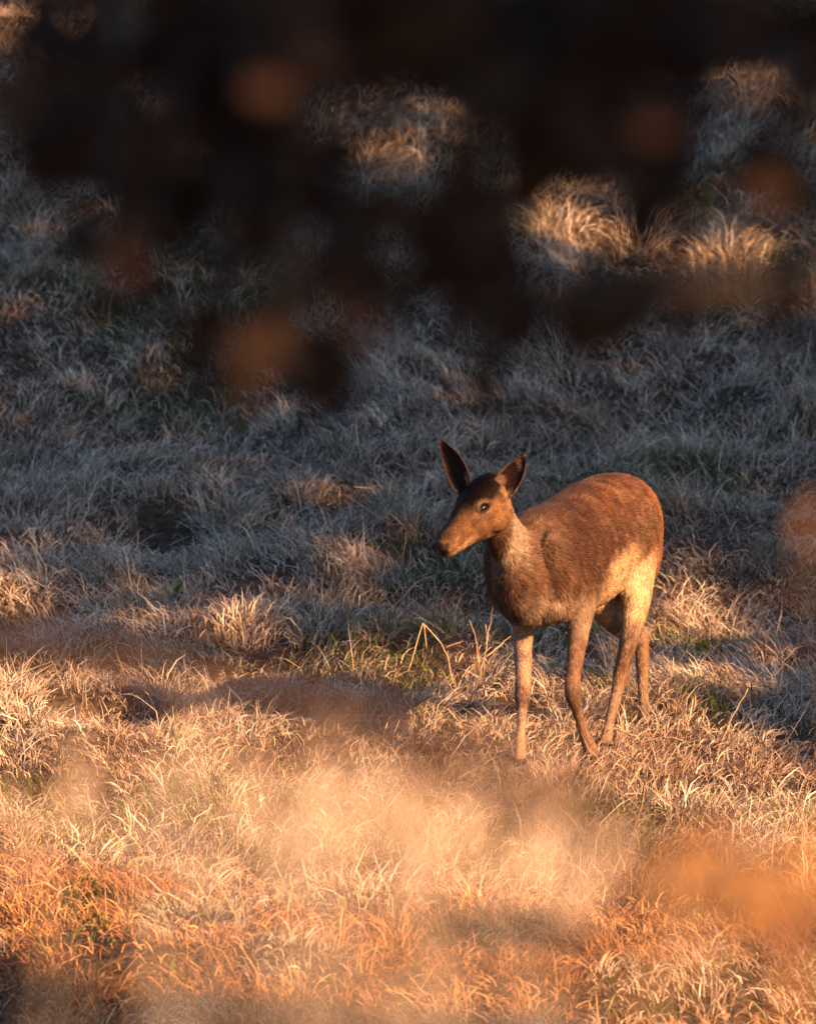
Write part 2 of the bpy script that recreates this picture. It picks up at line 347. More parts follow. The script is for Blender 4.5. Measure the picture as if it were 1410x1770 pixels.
def coat_colors(v, pid):
    """Coat colour of each point from where on the animal it is, some shade painted in."""
    q = to_local(v); a, b, c = q[:, 0], q[:, 1], q[:, 2]
    n1 = noise2(a * 1.0 + b * 2, c, .05, 21); n2 = noise2(a - c, b + c * .5, .11, 22); n3 = noise2(a * 3, c * 3 + b, .035, 23)
    C = np.empty((len(v), 3))
    mix = lambda C, k, w: C * (1 - w[:, None]) + np.asarray(k) * w[:, None]
    # torso
    T = np.tile(np.array([.092, .050, .032]), (len(v), 1))
    T = mix(T, (.085, .036, .022), smooth(.68, .78, c + .04 * (n2 - .5)) * smooth(.25, -.1, a))          # rusty back
    T = mix(T, (.115, .07, .048), smooth(.60, .72, c) * smooth(.02, .25, a))                                # greyer withers
    T = mix(T, (.21, .082, .026), smooth(-.30, -.40, a + .05 * (n2 - .5)))                                 # fox-red rump
    T = mix(T, (.055, .027, .018), .95 * smooth(.14, .05, np.hypot((a - .14) * .8, (c - .675)) + .05 * (n1 - .5)))      # dark saddle patch, deepened to stand for shade on the shoulder
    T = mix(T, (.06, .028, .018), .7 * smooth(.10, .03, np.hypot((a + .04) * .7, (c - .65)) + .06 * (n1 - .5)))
    T = mix(T, (.24, .165, .118), smooth(.56, .46, c + .05 * (n2 - .5)) * smooth(.02, .16, a))             # paler shoulder and chest
    T = mix(T, (.25, .11, .038), smooth(.54, .47, c + .05 * (n2 - .5)) * smooth(.10, .0, a))               # tawny belly side
    fl = smooth(1.35, .55, np.hypot((a + .075) / .145, (c - .545 + .15 * (a + .075)) / .085) + .5 * (n2 - .5)) * (b > 0)
    T = mix(T, (.50, .33, .19), fl * .9)                                                                  # cream flank fold
    T = mix(T, (.60, .47, .36), smooth(.44, .40, c) * smooth(.2, .1, a))                                   # belly
    T = mix(T, (.55, .36, .2), smooth(.62, .80, n3) * .10 * smooth(.05, -.05, a) * smooth(.5, .55, c))     # faint spots
    T = mix(T, (.06, .03, .019), .8 * smooth(.29, .34, a) * smooth(.06, .0, b) * smooth(.56, .52, c + .04 * (n2 - .5)) * smooth(.42, .47, c))      # dark chest, shade painted into the coat
    T *= .72
    # neck
    Nn = np.tile(np.array([.215, .155, .115]), (len(v), 1))
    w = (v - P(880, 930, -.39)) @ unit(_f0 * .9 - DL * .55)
    Nn = mix(Nn, (.05, .025, .015), smooth(.012, .055, w + .02 * (n1 - .5)))                               # darker throat, the head's shadow painted in
    Nn = mix(Nn, (.09, .05, .033), smooth(-.05, -.09, w))                                                   # darker nape
    # head
    h = v - POLL; t = (h @ HH) / HL; s = h @ HS; u = h @ HU
    Hc = np.tile(np.array([.096, .049, .025]), (len(v), 1))
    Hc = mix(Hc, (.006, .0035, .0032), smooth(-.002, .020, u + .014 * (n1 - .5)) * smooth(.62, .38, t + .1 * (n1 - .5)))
    for e0, e1 in (EAR_R, EAR_L): Hc = mix(Hc, (.012, .006, .005), smooth(.062, .036, np.linalg.norm(v - e0 - (e1 - e0) * .1, axis=1) + .02 * (n1 - .5)))       # dark crown and forehead, blackened to include the ear's shade
    Hc = mix(Hc, (.04, .02, .015), smooth(.008, .022, u) * smooth(.020, .006, np.abs(s)) * smooth(.25, .4, t))          # dark bridge
    Hc = mix(Hc, (.10, .062, .04), smooth(.034, .020, np.hypot((t - .36) * HL, u - .004)) * .8)             # eye ring
    Hc = mix(Hc, (.19, .118, .074), smooth(-.03, -.045, u) * smooth(.55, .75, t))                             # pale chin
    Hc = mix(Hc, (.16, .095, .056), smooth(.02, .0, u) * smooth(.14, .02, t) )
    Hc = mix(Hc, (.062, .034, .021), smooth(.45, .85, t) * smooth(-.03, .005, u) * .75)                      # browner muzzle
    Hc *= (.72 + .56 * n3 * 1.0)[:, None]
    nose = smooth(.935, .965, t) * smooth(-.040, -.028, u)
    Hc = mix(Hc, (.006, .005, .005), nose)
    for sg in (1, -1):
        Hc = mix(Hc, (.02, .014, .014), smooth(.0105, .006, np.hypot((t - .95) * HL * .8, (u + .009)) + 0 * s) * smooth(.012, .018, s * sg))
    Hc = mix(Hc, (.05, .03, .025), .8 * smooth(.0045, .002, np.abs(u + .030 + .03 * (t - .8))) * smooth(.74, .8, t))      # mouth line
    # ears
    Ei = np.tile(np.array([.022, .011, .009]), (len(v), 1)); Ei = mix(Ei, (.16, .09, .055), smooth(.60, .9, n1))  # ear hollows darkened in colour to stand for shade
    Eo = np.tile(np.array([.15, .085, .055]), (len(v), 1))
    # legs
    Lc = np.tile(np.array([.178, .118, .085]), (len(v), 1))
    Lf = mix(Lc * 1.5, (.125, .075, .050), smooth(.0, .05, b))
    Lf = Lf * (1 - smooth(.34, .46, c)[:, None]) + T * smooth(.34, .46, c)[:, None]
    Lf = mix(Lf, (.075, .04, .027), smooth(.26, .22, c) * smooth(.15, .19, c) * .6)
    Lh = mix(Lc * 1.1, (.42, .275, .165), smooth(.33, .42, c)); Lh = mix(Lh, (.21, .082, .026), smooth(-.27, -.34, a + .04 * (n2 - .5)) * smooth(.44, .50, c)); Lh = mix(Lh, (.17, .078, .036), smooth(.56, .62, c + .05 * (n2 - .5))); Lh = mix(Lh, (.17, .08, .035), smooth(.34, .26, c) * smooth(.16, .22, c) * .5)
    hoof = smooth(.028, .018, c)
    Lf = mix(Lf, (.02, .016, .014), hoof); Lh = mix(Lh, (.02, .016, .014), hoof)
    sets = [T, Nn, Hc, Ei, Eo, Lf, Lh]
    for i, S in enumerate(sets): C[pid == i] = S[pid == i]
    return C, nose

def fur_material(name, use_nrm):
    m, nt, out = mat_new(name); N, L = nt.nodes, nt.links
    at = N.new('ShaderNodeAttribute'); at.attribute_name = 'col'
    bs = N.new('ShaderNodeBsdfPrincipled'); bs.inputs['Specular IOR Level'].default_value = .05
    bs.inputs['Sheen Weight'].default_value = .02; bs.inputs['Sheen Roughness'].default_value = .4
    L.new(at.outputs['Color'], bs.inputs['Base Color'])
    if use_nrm:
        nr = N.new('ShaderNodeAttribute'); nr.attribute_name = 'nrm'; L.new(nr.outputs['Vector'], bs.inputs['Normal']); bs.inputs['Roughness'].default_value = .6
    else:
        we = N.new('ShaderNodeAttribute'); we.attribute_name = 'wet'
        mr = N.new('ShaderNodeMapRange'); mr.inputs[3].default_value = .75; mr.inputs[4].default_value = .22; L.new(we.outputs['Fac'], mr.inputs[0]); L.new(mr.outputs[0], bs.inputs['Roughness'])
        tc = N.new('ShaderNodeTexCoord'); nz = N.new('ShaderNodeTexNoise'); nz.inputs['Scale'].default_value = 160; nz.inputs['Detail'].default_value = 3
        L.new(tc.outputs['Object'], nz.inputs['Vector'])
        bp = N.new('ShaderNodeBump'); bp.inputs['Strength'].default_value = .3; bp.inputs['Distance'].default_value = .004; L.new(nz.outputs[0], bp.inputs['Height']); L.new(bp.outputs[0], bs.inputs['Normal'])
    L.new(bs.outputs[0], out.inputs[0]); return m

DEER_PTS = None
def make_deer():
    global DEER_PTS
    root = empty('deer', D(-.02, .03, 0.0), 'young brown fallow deer standing in dry grass with its head turned aside', 'deer')
    mb = MB(); src = []; ids = []; fl = []
    for v, f, pid, flow in PARTS:
        mb.add(v, f); src.append(v); ids.append(np.full(len(v), pid) if np.ndim(pid) == 0 else pid); fl.append(flow)
    src = np.concatenate(src); ids = np.concatenate(ids); fl = np.concatenate(fl)
    raw = bpy.data.meshes.new('raw'); fill_mesh(raw, np.concatenate(mb.v), [np.concatenate(mb.q), np.concatenate(mb.t)])
    ro = bpy.data.objects.new('raw', raw); col.objects.link(ro)
    m = ro.modifiers.new('r', 'REMESH'); m.mode = 'VOXEL'; m.voxel_size = .0042
    s = ro.modifiers.new('s', 'SMOOTH'); s.factor = .5; s.iterations = 11
    dg = bpy.context.evaluated_depsgraph_get(); ev = ro.evaluated_get(dg); me = bpy.data.meshes.new_from_object(ev)
    bpy.data.objects.remove(ro)
    nb_ = len(me.vertices); v = np.empty(nb_ * 3, np.float32); me.vertices.foreach_get('co', v); v = v.reshape(-1, 3).astype(float)
    lt = np.empty(len(me.loops), np.int32); me.loops.foreach_get('vertex_index', lt); ps = np.empty(len(me.polygons), np.int32); me.polygons.foreach_get('loop_total', ps)
    st = np.concatenate([[0], np.cumsum(ps)[:-1]])
    faces = [np.stack([lt[st[ps == k] + j] for j in range(k)], 1) for k in (3, 4) if (ps == k).any()]
    for ev_, eq, ei, ef in EARS:
        faces.append(eq + len(v)); v = np.concatenate([v, ev_]); src = np.concatenate([src, ev_]); ids = np.concatenate([ids, ei]); fl = np.concatenate([fl, ef])
    me = bpy.data.meshes.new('body'); fill_mesh(me, v, faces); nv = len(me.vertices)
    me.calc_loop_triangles()
    kd = kdtree.KDTree(len(src))
    for i, p in enumerate(src): kd.insert(p, i)
    kd.balance()
    # part and hair flow of each point, blended over its neighbours
    pid = np.empty(nv, int); flow = np.empty((nv, 3)); W = np.zeros((nv, 7))
    for i in range(nv):
        nb = kd.find_n(v[i], 6 if i < nb_ else 1); pid[i] = ids[nb[0][1]]
        if i < nb_: nb = [x for x in nb if ids[x[1]] not in (3, 4)] or nb
        w = [1 / (x[2] + .006) for x in nb]
        flow[i] = sum(fl[x[1]] * ww for x, ww in zip(nb, w))
        for x, ww in zip(nb, w): W[i, ids[x[1]]] += ww
    # smooth the part weights across the surface so that colours blend at the joins
    ed = np.empty(len(me.edges) * 2, np.int32); me.edges.foreach_get('vertices', ed); ed = ed.reshape(-1, 2)
    deg = np.bincount(ed.ravel(), minlength=nv)[:, None]
    W /= W.sum(1, keepdims=True)
    def relax(A, n):
        for _ in range(n):
            S = np.zeros_like(A); np.add.at(S, ed[:, 0], A[ed[:, 1]]); np.add.at(S, ed[:, 1], A[ed[:, 0]]); A = .4 * A + .6 * S / np.maximum(deg, 1)
        return A
    ear_w = W[:, 3:5].copy(); W = relax(W, 45); W[nb_:] = 0; W[nb_:, 3:5] = relax(ear_w, 1)[nb_:]
    W /= np.maximum(W.sum(1, keepdims=True), 1e-9)
    flow = relax(unit(flow), 20)
    colr = np.zeros((nv, 3)); wet = None
    for k in range(7):
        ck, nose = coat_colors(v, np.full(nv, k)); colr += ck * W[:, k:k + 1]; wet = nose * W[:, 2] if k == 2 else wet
    nm = np.empty(nv * 3, np.float32); me.vertices.foreach_get('normal', nm); nm = nm.reshape(-1, 3).astype(float)
    # eye sockets
    eyes = []
    for sg in (1, -1):
        e = H(.345, sg * .067, .006); d = np.linalg.norm(v - e, axis=1)
        v -= nm * (.006 * smooth(.017, .008, d))[:, None]
        v += nm * ((.006 * np.exp(-((d - .017) / .006) ** 2) * smooth(-.004, .006, (v - e) @ HU)) + .002 * np.exp(-((d - .02) / .005) ** 2))[:, None]
        q_ = v - e; d = np.sqrt(((q_ @ HH) / 1.35) ** 2 + ((q_ @ HU) / .85) ** 2 + (q_ @ HS) ** 2); w_ = smooth(.0185, .0145, d)[:, None]; colr = colr * (1 - w_) + np.array([.014, .009, .008]) * w_
        eyes.append(e)
    colr *= (0.88 + .24 * rng.random(nv))[:, None]
    loc = np.array(root.location)
    me.vertices.foreach_set('co', (v - loc).astype(np.float32).ravel())
    me.polygons.foreach_set('use_smooth', np.ones(len(me.polygons), bool))
    at = me.attributes.new('col', 'FLOAT_COLOR', 'POINT'); cc = np.ones((nv, 4), np.float32); cc[:, :3] = colr; at.data.foreach_set('color', cc.ravel())
    at = me.attributes.new('wet', 'FLOAT', 'POINT'); at.data.foreach_set('value', wet.astype(np.float32))
    me.materials.clear(); me.materials.append(fur_material('deer_coat', False)); me.update()
    body = bpy.data.objects.new('body', me); col.objects.link(body); body.parent = root
    # eyes
    em, nt, out = mat_new('eye_gloss'); bs = nt.nodes.new('ShaderNodeBsdfPrincipled'); bs.inputs['Base Color'].default_value = (.010, .006, .005, 1); bs.inputs['Roughness'].default_value = .2; bs.inputs['Specular IOR Level'].default_value = .3
    nt.links.new(bs.outputs[0], out.inputs[0])
    for e, sg in zip(eyes, (1, -1)):
        mesh_obj('eye', *ellipsoid(e - HS * sg * .0108, np.array([unit(HH + .15 * HU), HS, unit(HU - .15 * HH)]), (.0180, .0118, .0092), 18, 12), em, root)
    # hair
    tri = np.empty(len(me.loop_triangles) * 3, np.int32); me.loop_triangles.foreach_get('vertices', tri); tri = tri.reshape(-1, 3)
    A, B, Cc = v[tri[:, 0]], v[tri[:, 1]], v[tri[:, 2]]; area = .5 * np.linalg.norm(np.cross(B - A, Cc - A), axis=1)
    n = HAIR_N; ti = rng.choice(len(tri), n, p=area / area.sum()); r1 = np.sqrt(rng.random(n)); r2 = rng.random(n)
    w3 = np.stack([1 - r1, r1 * (1 - r2), r1 * r2], 1); idx = tri[ti]
    lerp = lambda X: (X[idx] * w3[..., None]).sum(1)
    p = lerp(v); nn = unit(lerp(nm)); fw = lerp(flow); cw = lerp(colr); pw = lerp(W)
    no = (lerp(np.repeat(wet[:, None], 3, 1))[:, 0] > .3) | (to_local(p)[:, 2] < .03)
    for e in eyes: no |= np.linalg.norm(p - e, axis=1) < .017
    g = ~no; p, nn, fw, cw, pw = p[g], nn[g], fw[g], cw[g], pw[g]; n = len(p)
    fw = fw - nn * (fw * nn).sum(1, keepdims=True); fw = unit(fw); sd = np.cross(nn, fw)
    ang = .55 * (noise2(p[:, 0] + p[:, 1], p[:, 2], .03, 31) - .5) + rng.normal(0, .22, n)
    fw = fw * np.cos(ang)[:, None] + sd * np.sin(ang)[:, None]; sd = np.cross(nn, fw)
    ln = (pw @ np.array([.017, .020, .011, .010, .009, .009, .011])) * rng.uniform(.7, 1.25, n)
    lift = rng.uniform(.14, .55, n) * (.7 + .6 * noise2(p[:, 0], p[:, 2] + p[:, 1], .04, 33))
    d0 = unit(fw + nn * (lift * 1.5)[:, None]); d1 = unit(fw + nn * (lift * .35)[:, None])
    V, F = ribbons(p - nn * .001, np.stack([d0, d1], 1), sd, ln, rng.uniform(.0011, .0022, n), (1, .8))
    tone = np.exp(rng.normal(0, .30, n)) * (.58 + .84 * noise2(p[:, 0] + p[:, 1], p[:, 2] * .8 + p[:, 1] * .5, .022, 34))
    rep = lambda X: np.repeat(X, 5, 0)
    hn = unit(nn + .35 * rng.normal(0, 1, (n, 3)) * np.array([1, 1, 1]) * .6)
    hc = cw * tone[:, None]
    hcv = rep(hc).reshape(n, 5, 3); hcv[:, 4] *= 1.25; hcv[:, :2] *= .85
    mesh_obj('fur', V, F, fur_material('deer_hair', True), root, colors=hcv.reshape(-1, 3), extra={'nrm': rep(hn)})
    DEER_PTS = v
HAIR_N = 170000
make_deer()
# ------------------------------------------------------------------ grass
M_grass = blade_material('dry_grass_blades', .5, .22)
M_green = blade_material('green_grass_blades', .45, .35)
def tilt_dirs(az, th):
    """unit directions from azimuth (n,) and tilt from the vertical (n,k)"""
    return np.stack([np.cos(az)[:, None] * np.sin(th), np.sin(az)[:, None] * np.sin(th), np.cos(th)], -1)
def straw_color(n, x, y):
    """Bleached straw, grey hay, tan and rotten brown blades."""
    pal = np.array([[.48, .395, .31], [.37, .285, .21], [.27, .185, .12], [.58, .505, .41], [.085, .05, .034], [.44, .375, .30]])
    r = rng.random(n); k = np.searchsorted([.21, .40, .54, .70, .88], r)
    c = pal[k] * np.exp(rng.normal(0, .16, n))[:, None]
    br = noise2(x, y, .55, 41) * .6 + noise2(x, y, .17, 42) * .4
    w = smooth(.56, .70, br)[:, None] * .55
    c = c * (1 - w) + c * np.array([.62, .47, .38]) * w
    rust = (smooth(24.3, 22.3, y + .9 * (noise2(x, y, .6, 44) - .5) + .25 * x) * .95 * smooth(.2, .5, noise2(x, y, .3, 45)))[:, None]      # rusty thatch at the foot of the bank
    return c * (1 - rust) + c * np.array([1.0, .60, .30]) * rust
def sample_ground(n, ymin=20.6, ymax=36.5, margin=.55):
    y = ymin + (ymax - ymin) * rng.random(int(n * 1.2)); hw = y * 705 / PXM / DIST + margin
    keep = rng.random(len(y)) < hw / hw.max(); y = y[keep][:n]; hw = hw[keep][:n]
    return rng.uniform(-1, 1, len(y)) * hw, y
def greenness(x, y):
    g = noise2(x, y, .8, 51) * .62 + noise2(x, y, .23, 52) * .38
    return smooth(.535, .66, g) * (.35 + .65 * smooth(22.2, 23.4, y))
def flow_az(x, y):
    return 6.28 * 1.3 * noise2(x, y, .9, 61) + 2.0 * (noise2(x, y, .22, 62) - .5) + 2.2
def lay_blades(x, y, az, length, width, th0, bend, lift=0.0, k=3):
    n = len(x); th = th0[:, None] + bend[:, None] * (np.arange(k) / (k - 1))[None] ** .9
    d = tilt_dirs(az, th)
    tw = rng.normal(0, .9, n); s0 = np.stack([-np.sin(az), np.cos(az), np.zeros(n)], -1)
    up = np.cross(d[:, 0], s0); sd = s0 * np.cos(tw)[:, None] + up * np.sin(tw)[:, None]
    # a kink sideways along the blade
    kink = rng.normal(0, .6, n); d[:, -1] = unit(d[:, -1] + s0 * kink[:, None]); d[:, 1] = unit(d[:, 1] + s0 * (kink * .4)[:, None])
    b = np.stack([x, y, gz(x, y) - .006 + lift], -1)
    return ribbons(b, d, sd, length, width)
def clear_feet(x, y):
    return np.ones(len(x), bool)

def make_grass():
    Vs, Qs, Ts, Cs = [], [], [], []; off = 0
    def put(V, F, c):
        nonlocal off
        for a in F: (Qs if a.shape[1] == 4 else Ts).append(a + off)
        Vs.append(V.astype(np.float32)); Cs.append(np.repeat(c, 7, 0).astype(np.float32)); off += len(V)
    # matted blades lying every way
    x, y = sample_ground(N_MAT); n = len(x)
    az = flow_az(x, y) + rng.normal(0, 1.25, n)
    ln = rng.lognormal(math.log(.050), .34, n) * (.75 + .6 * noise2(x, y, .5, 71))
    th0 = rng.uniform(.25, 1.15, n); bend = rng.uniform(.3, 2.3, n)
    lift = np.zeros(n); lift = .035 * rng.random(n) ** 1.5 * (.4 + 1.2 * noise2(x, y, .3, 72))
    g = greenness(x, y); keep = (rng.random(n) > g * .5) & (rng.random(n) < .3 + .7 * smooth(.14, .42, noise2(x, y, .13, 74)))
    V, F = lay_blades(x[keep], y[keep], az[keep], ln[keep], (rng.uniform(.0016, .0040, n))[keep], th0[keep], bend[keep], lift[keep])
    put(V, F, straw_color(keep.sum(), x[keep], y[keep]))
    # arching tufts
    tx, ty = sample_ground(N_TUFT); m = len(tx)
    size = rng.lognormal(0, .35, m) * (.6 + .9 * noise2(tx, ty, .7, 73)); nb = (PER_TUFT * size).astype(int) + 6
    ti = np.repeat(np.arange(m), nb); n = len(ti)
    ra = rng.random(n) * 6.283; rr = np.sqrt(rng.random(n)) * .045 * size[ti]
    lean = flow_az(tx, ty)[ti]
    x = tx[ti] + rr * np.cos(ra); y = ty[ti] + rr * np.sin(ra)
    vx = np.cos(ra) * .8 + np.cos(lean) * .7 + rng.normal(0, .65, n); vy = np.sin(ra) * .8 + np.sin(lean) * .7 + rng.normal(0, .65, n); az = np.arctan2(vy, vx)
    ln = rng.lognormal(math.log(.080), .34, n) * np.clip(size[ti], .5, 1.5) ** .7
    th0 = rng.uniform(.05, .65, n); bend = rng.uniform(.6, 1.9, n)
    V, F = lay_blades(x, y, az, ln, rng.uniform(.0016, .0036, n), th0, bend, 0)
    c = straw_color(n, x, y); tone = np.exp(rng.normal(0, .22, m))[ti][:, None]; put(V, F, c * tone)
    # a few long straws
    x, y = sample_ground(N_LONG); n = len(x)
    V, F = lay_blades(x, y, rng.random(n) * 6.283, rng.uniform(.09, .22, n), rng.uniform(.0016, .0026, n), rng.uniform(.15, 1.1, n), rng.uniform(-.1, .7, n), 0)
    put(V, F, straw_color(n, x, y) * 1.15)
    # longer blades round the deer's hooves and along the crest of the bank
    for (px, py, d, k, ln0) in ((898, 1318, -.23, 130, .075), (1029, 1320, -.23, 130, .075), (1042, 1312, -.02, 120, .07), (1116, 1292, .32, 110, .065), (940, 1330, -.35, 160, .09), (1010, 1345, -.45, 160, .10), (1080, 1330, -.3, 150, .09)):
        c0 = P(px, py, d); n = k; ra = rng.random(n) * 6.283; rr = .03 + .09 * rng.random(n); x = c0[0] + rr * np.cos(ra) * 1.3; y = c0[1] + rr * np.sin(ra) - .03
        V, F = lay_blades(x, y, rng.random(n) * 6.283, ln0 * rng.lognormal(0, .3, n), rng.uniform(.0019, .0038, n), rng.uniform(.05, .7, n), rng.uniform(.2, 1.5, n), 0); put(V, F, straw_color(n, x, y) * 1.08)
    o = mesh_obj('dry_grass', np.concatenate(Vs), [np.concatenate(Qs), np.concatenate(Ts)], M_grass, colors=np.concatenate(Cs))
    tag(o, 'matted dry straw-coloured grass covering the whole hillside', 'grass', kind='stuff')
    # green grass between
    x, y = sample_ground(N_GREEN * 3); g = greenness(x, y); k = rng.random(len(x)) < g; x, y = x[k][:N_GREEN], y[k][:N_GREEN]; n = len(x)
    V, F = lay_blades(x, y, rng.random(n) * 6.283, rng.lognormal(math.log(.062), .3, n), rng.uniform(.0025, .0048, n), rng.uniform(.05, .7, n), rng.uniform(.1, 1.2, n), 0)
    c = np.array([[.075, .105, .022], [.11, .135, .03], [.05, .085, .02], [.16, .16, .05]])[rng.integers(0, 4, n)] * np.exp(rng.normal(0, .2, n))[:, None]
    o = mesh_obj('green_grass', V, F, M_green, colors=np.repeat(c, 7, 0))
    tag(o, 'short green grass growing through the dry grass in patches', 'grass', kind='stuff')
    # far and outer slope: a thinner cover of longer blades
    n = 30000; y = rng.uniform(8, 48, n); x = rng.uniform(-9, 9, n)
    inside = (np.abs(x) < y * 705 / PXM / DIST + .5) & (y > 20.8) & (y < 36.3); x, y = x[~inside], y[~inside]; n = len(x)
    V, F = lay_blades(x, y, flow_az(x, y) + rng.normal(0, .8, n), rng.uniform(.12, .28, n), rng.uniform(.006, .012, n), rng.uniform(.1, .9, n), rng.uniform(.4, 1.7, n), 0)
    o = mesh_obj('outer_grass', V, F, M_grass, colors=np.repeat(straw_color(n, x, y), 7, 0))
    tag(o, 'coarse dry grass on the slope around the clearing', 'grass', kind='stuff')
N_MAT, N_TUFT, PER_TUFT, N_LONG, N_GREEN = 280000, 2800, 42, 3600, 46000
make_grass()
# ------------------------------------------------------------------ wanted sun and shade on the hillside; tree crowns are shaped to it
E1 = unit(np.cross(SUN, np.array([0, 0, 1.0]))); E2 = np.cross(SUN, E1)
CELL = .05
def uv(p): return np.stack([p @ E1, p @ E2], -1)
def to_px(p):
    q = p - CAM; zf = q[:, 1] * CP - q[:, 2] * SP; xr = q[:, 0]; yu = q[:, 1] * SP + q[:, 2] * CP
    return 705 + xr / zf * PXM * DIST, 885 - yu / zf * PXM * DIST
def inside(px, py, poly):
    poly = np.asarray(poly, float); r = np.zeros(len(px), bool); j = len(poly) - 1
    for i in range(len(poly)):
        xi, yi = poly[i]; xj, yj = poly[j]
        r ^= ((yi > py) != (yj > py)) & (px < (xj - xi) * (py - yi) / (yj - yi + 1e-9) + xi); j = i
    return r
CLEARINGS = [
    [(-400, 985), (0, 992), (110, 990), (170, 1025), (260, 1015), (330, 1050), (400, 1035), (470, 1075), (560, 1062), (610, 1095), (690, 1125), (760, 1095), (830, 1130), (900, 1170), (1010, 1200), (1080, 1190), (1110, 1010), (1180, 1000), (1240, 1022), (1330, 1052), (1380, 1110), (1290, 1170), (1200, 1215), (1310, 1275), (1420, 1330), (1900, 1400),
     (1900, 1900), (1100, 1900), (1000, 1765), (640, 1740), (420, 1715), (200, 1690), (0, 1655), (-400, 1600)],
    [(905, 330), (960, 300), (1010, 350), (1090, 385), (1180, 385), (1280, 395), (1350, 420), (1330, 455), (1230, 460), (1100, 440), (1000, 415), (920, 395)],
    [(600, 235), (650, 222), (690, 250), (680, 300), (625, 308), (600, 280)],
    [(1235, 105), (1290, 90), (1345, 120), (1330, 165), (1260, 170)],
    [(1350, 165), (1400, 160), (1420, 200), (1370, 205)],
    [(-60, 0), (60, -20), (150, 10), (250, 30), (250, 75), (140, 90), (60, 75), (-60, 70)],
    [(1370, 490), (1480, 470), (1500, 540), (1390, 525)], [(745, 175), (800, 172), (820, 205), (770, 212)],
]
TWIG_SHADE = [[(-60, 1060), (140, 1078), (330, 1105), (500, 1130), (500, 1195), (330, 1175), (150, 1140), (-60, 1122)], [(690, 1172), (760, 1180), (775, 1212), (720, 1218)], [(1400, 1120), (1410, 1300), (1330, 1220)],
              [(760, 1570), (960, 1590), (1000, 1620), (900, 1630), (740, 1600)]]  # bands kept dark by crown leaves added along the sun rays
gx, gy = np.meshgrid(np.arange(-4.2, 4.2, .04), np.arange(19.5, 38.5, .04)); gx, gy = gx.ravel(), gy.ravel()
GP = np.stack([gx, gy, gz(gx, gy) + .03], -1); gpx, gpy = to_px(GP)
wob = 60 * (noise2(gx, gy, .22, 81) - .5); wob2 = 60 * (noise2(gx, gy, .16, 82) - .5)
glit = np.zeros(len(GP), bool)
for i, pl in enumerate(CLEARINGS): glit |= inside(gpx + wob, gpy + wob2 * .6, pl) & ((i == 0) | (noise2(gx, gy, .15, 86) > .47))
glit &= ~((gpy < 1125) & (gpy > 960) & (noise2(gx, gy * .6, .19, 85) < np.where(gpx < 1050, .52, .52)))
glit &= ~((gpx > 1120) & (gpy < 1330) & (gpy > 1100) & (noise2(gx, gy * .6, .17, 87) < .58))
for pl in TWIG_SHADE: glit &= ~inside(gpx + wob, gpy + wob2 * .6, pl)
def key(p):
    q = np.floor(uv(p) / CELL).astype(np.int64); return q[:, 0] * 100003 + q[:, 1]
def dil(keys, r=1):
    out = [keys]
    for i in range(-r, r + 1):
        for j in range(-r, r + 1): out.append(keys + i * 100003 + j)
    return np.unique(np.concatenate(out))
_q = to_local(DEER_PTS); _h = DEER_PTS - POLL; _crown = (_h @ HU > .012) & (_h @ HH < .16) & (np.linalg.norm(_h, axis=1) < .25)
_fore = ((_q[:, 0] > -.02) & (_q[:, 0] < .22) & (_q[:, 2] > .42) & (_q[:, 1] > .0)) | _crown
dv = DEER_PTS[~_fore][::3]; DIM = DEER_PTS[_fore][::6]
# sunlight kept clear on the deer; added leaves dim its near shoulder and crown
LIT_FAR = np.union1d(np.unique(key(GP[glit])), dil(np.unique(key(dv)), 3))
LIT_FAR = np.setdiff1d(LIT_FAR, np.setdiff1d(np.unique(key(DIM)), np.unique(key(dv))))
_tw = np.zeros(len(GP), bool)
for pl in TWIG_SHADE: _tw |= inside(gpx + wob * .5, gpy + wob2 * .3, pl)
TWIG_P = GP[_tw] - np.array([0, 0, .03]); LIT_FAR = np.setdiff1d(LIT_FAR, np.setdiff1d(np.unique(np.concatenate([key(TWIG_P), key(GP[_tw]), key(TWIG_P + np.array([0, 0, .06]))])), dil(np.unique(key(dv)), 1)))
DEEP = ~np.isin(key(GP), dil(LIT_FAR, 4)) & ~glit
SHADE = GP[~glit]; DEEP = DEEP[~glit]
SH = np.array([SUN[0], SUN[1], 0]); 
M_bark = noise_material('bark', (.025, .018, .013), (.085, .06, .042), 22, bump=1.0)
M_leaf = blade_material('tree_leaves', .45, .30)
M_dull = blade_material('dull_dead_leaves', .95, .12, spec=.02)
def leaf_quads(p, size, nrm, c):
    """Pointed leaf-shaped faces, folded a little along the midrib: four triangles each."""
    n = len(p); a = unit(np.cross(nrm, rng.normal(0, 1, (n, 3)))); b = np.cross(nrm, a); s = size[:, None]
    V = np.stack([p - a * s * .5, p + b * s * .27 + nrm * s * .06 - a * s * .08, p + a * s * .5, p - b * s * .27 + nrm * s * .06 - a * s * .08], 1)
    o = (np.arange(n) * 4)[:, None]
    return V.reshape(-1, 3), [np.concatenate([o + np.array([[0, 2, 1]]), o + np.array([[0, 3, 2]])])], np.repeat(c, 4, 0)
LEAFC = np.array([[.045, .06, .018], [.06, .065, .02], [.075, .05, .02], [.04, .05, .02]])
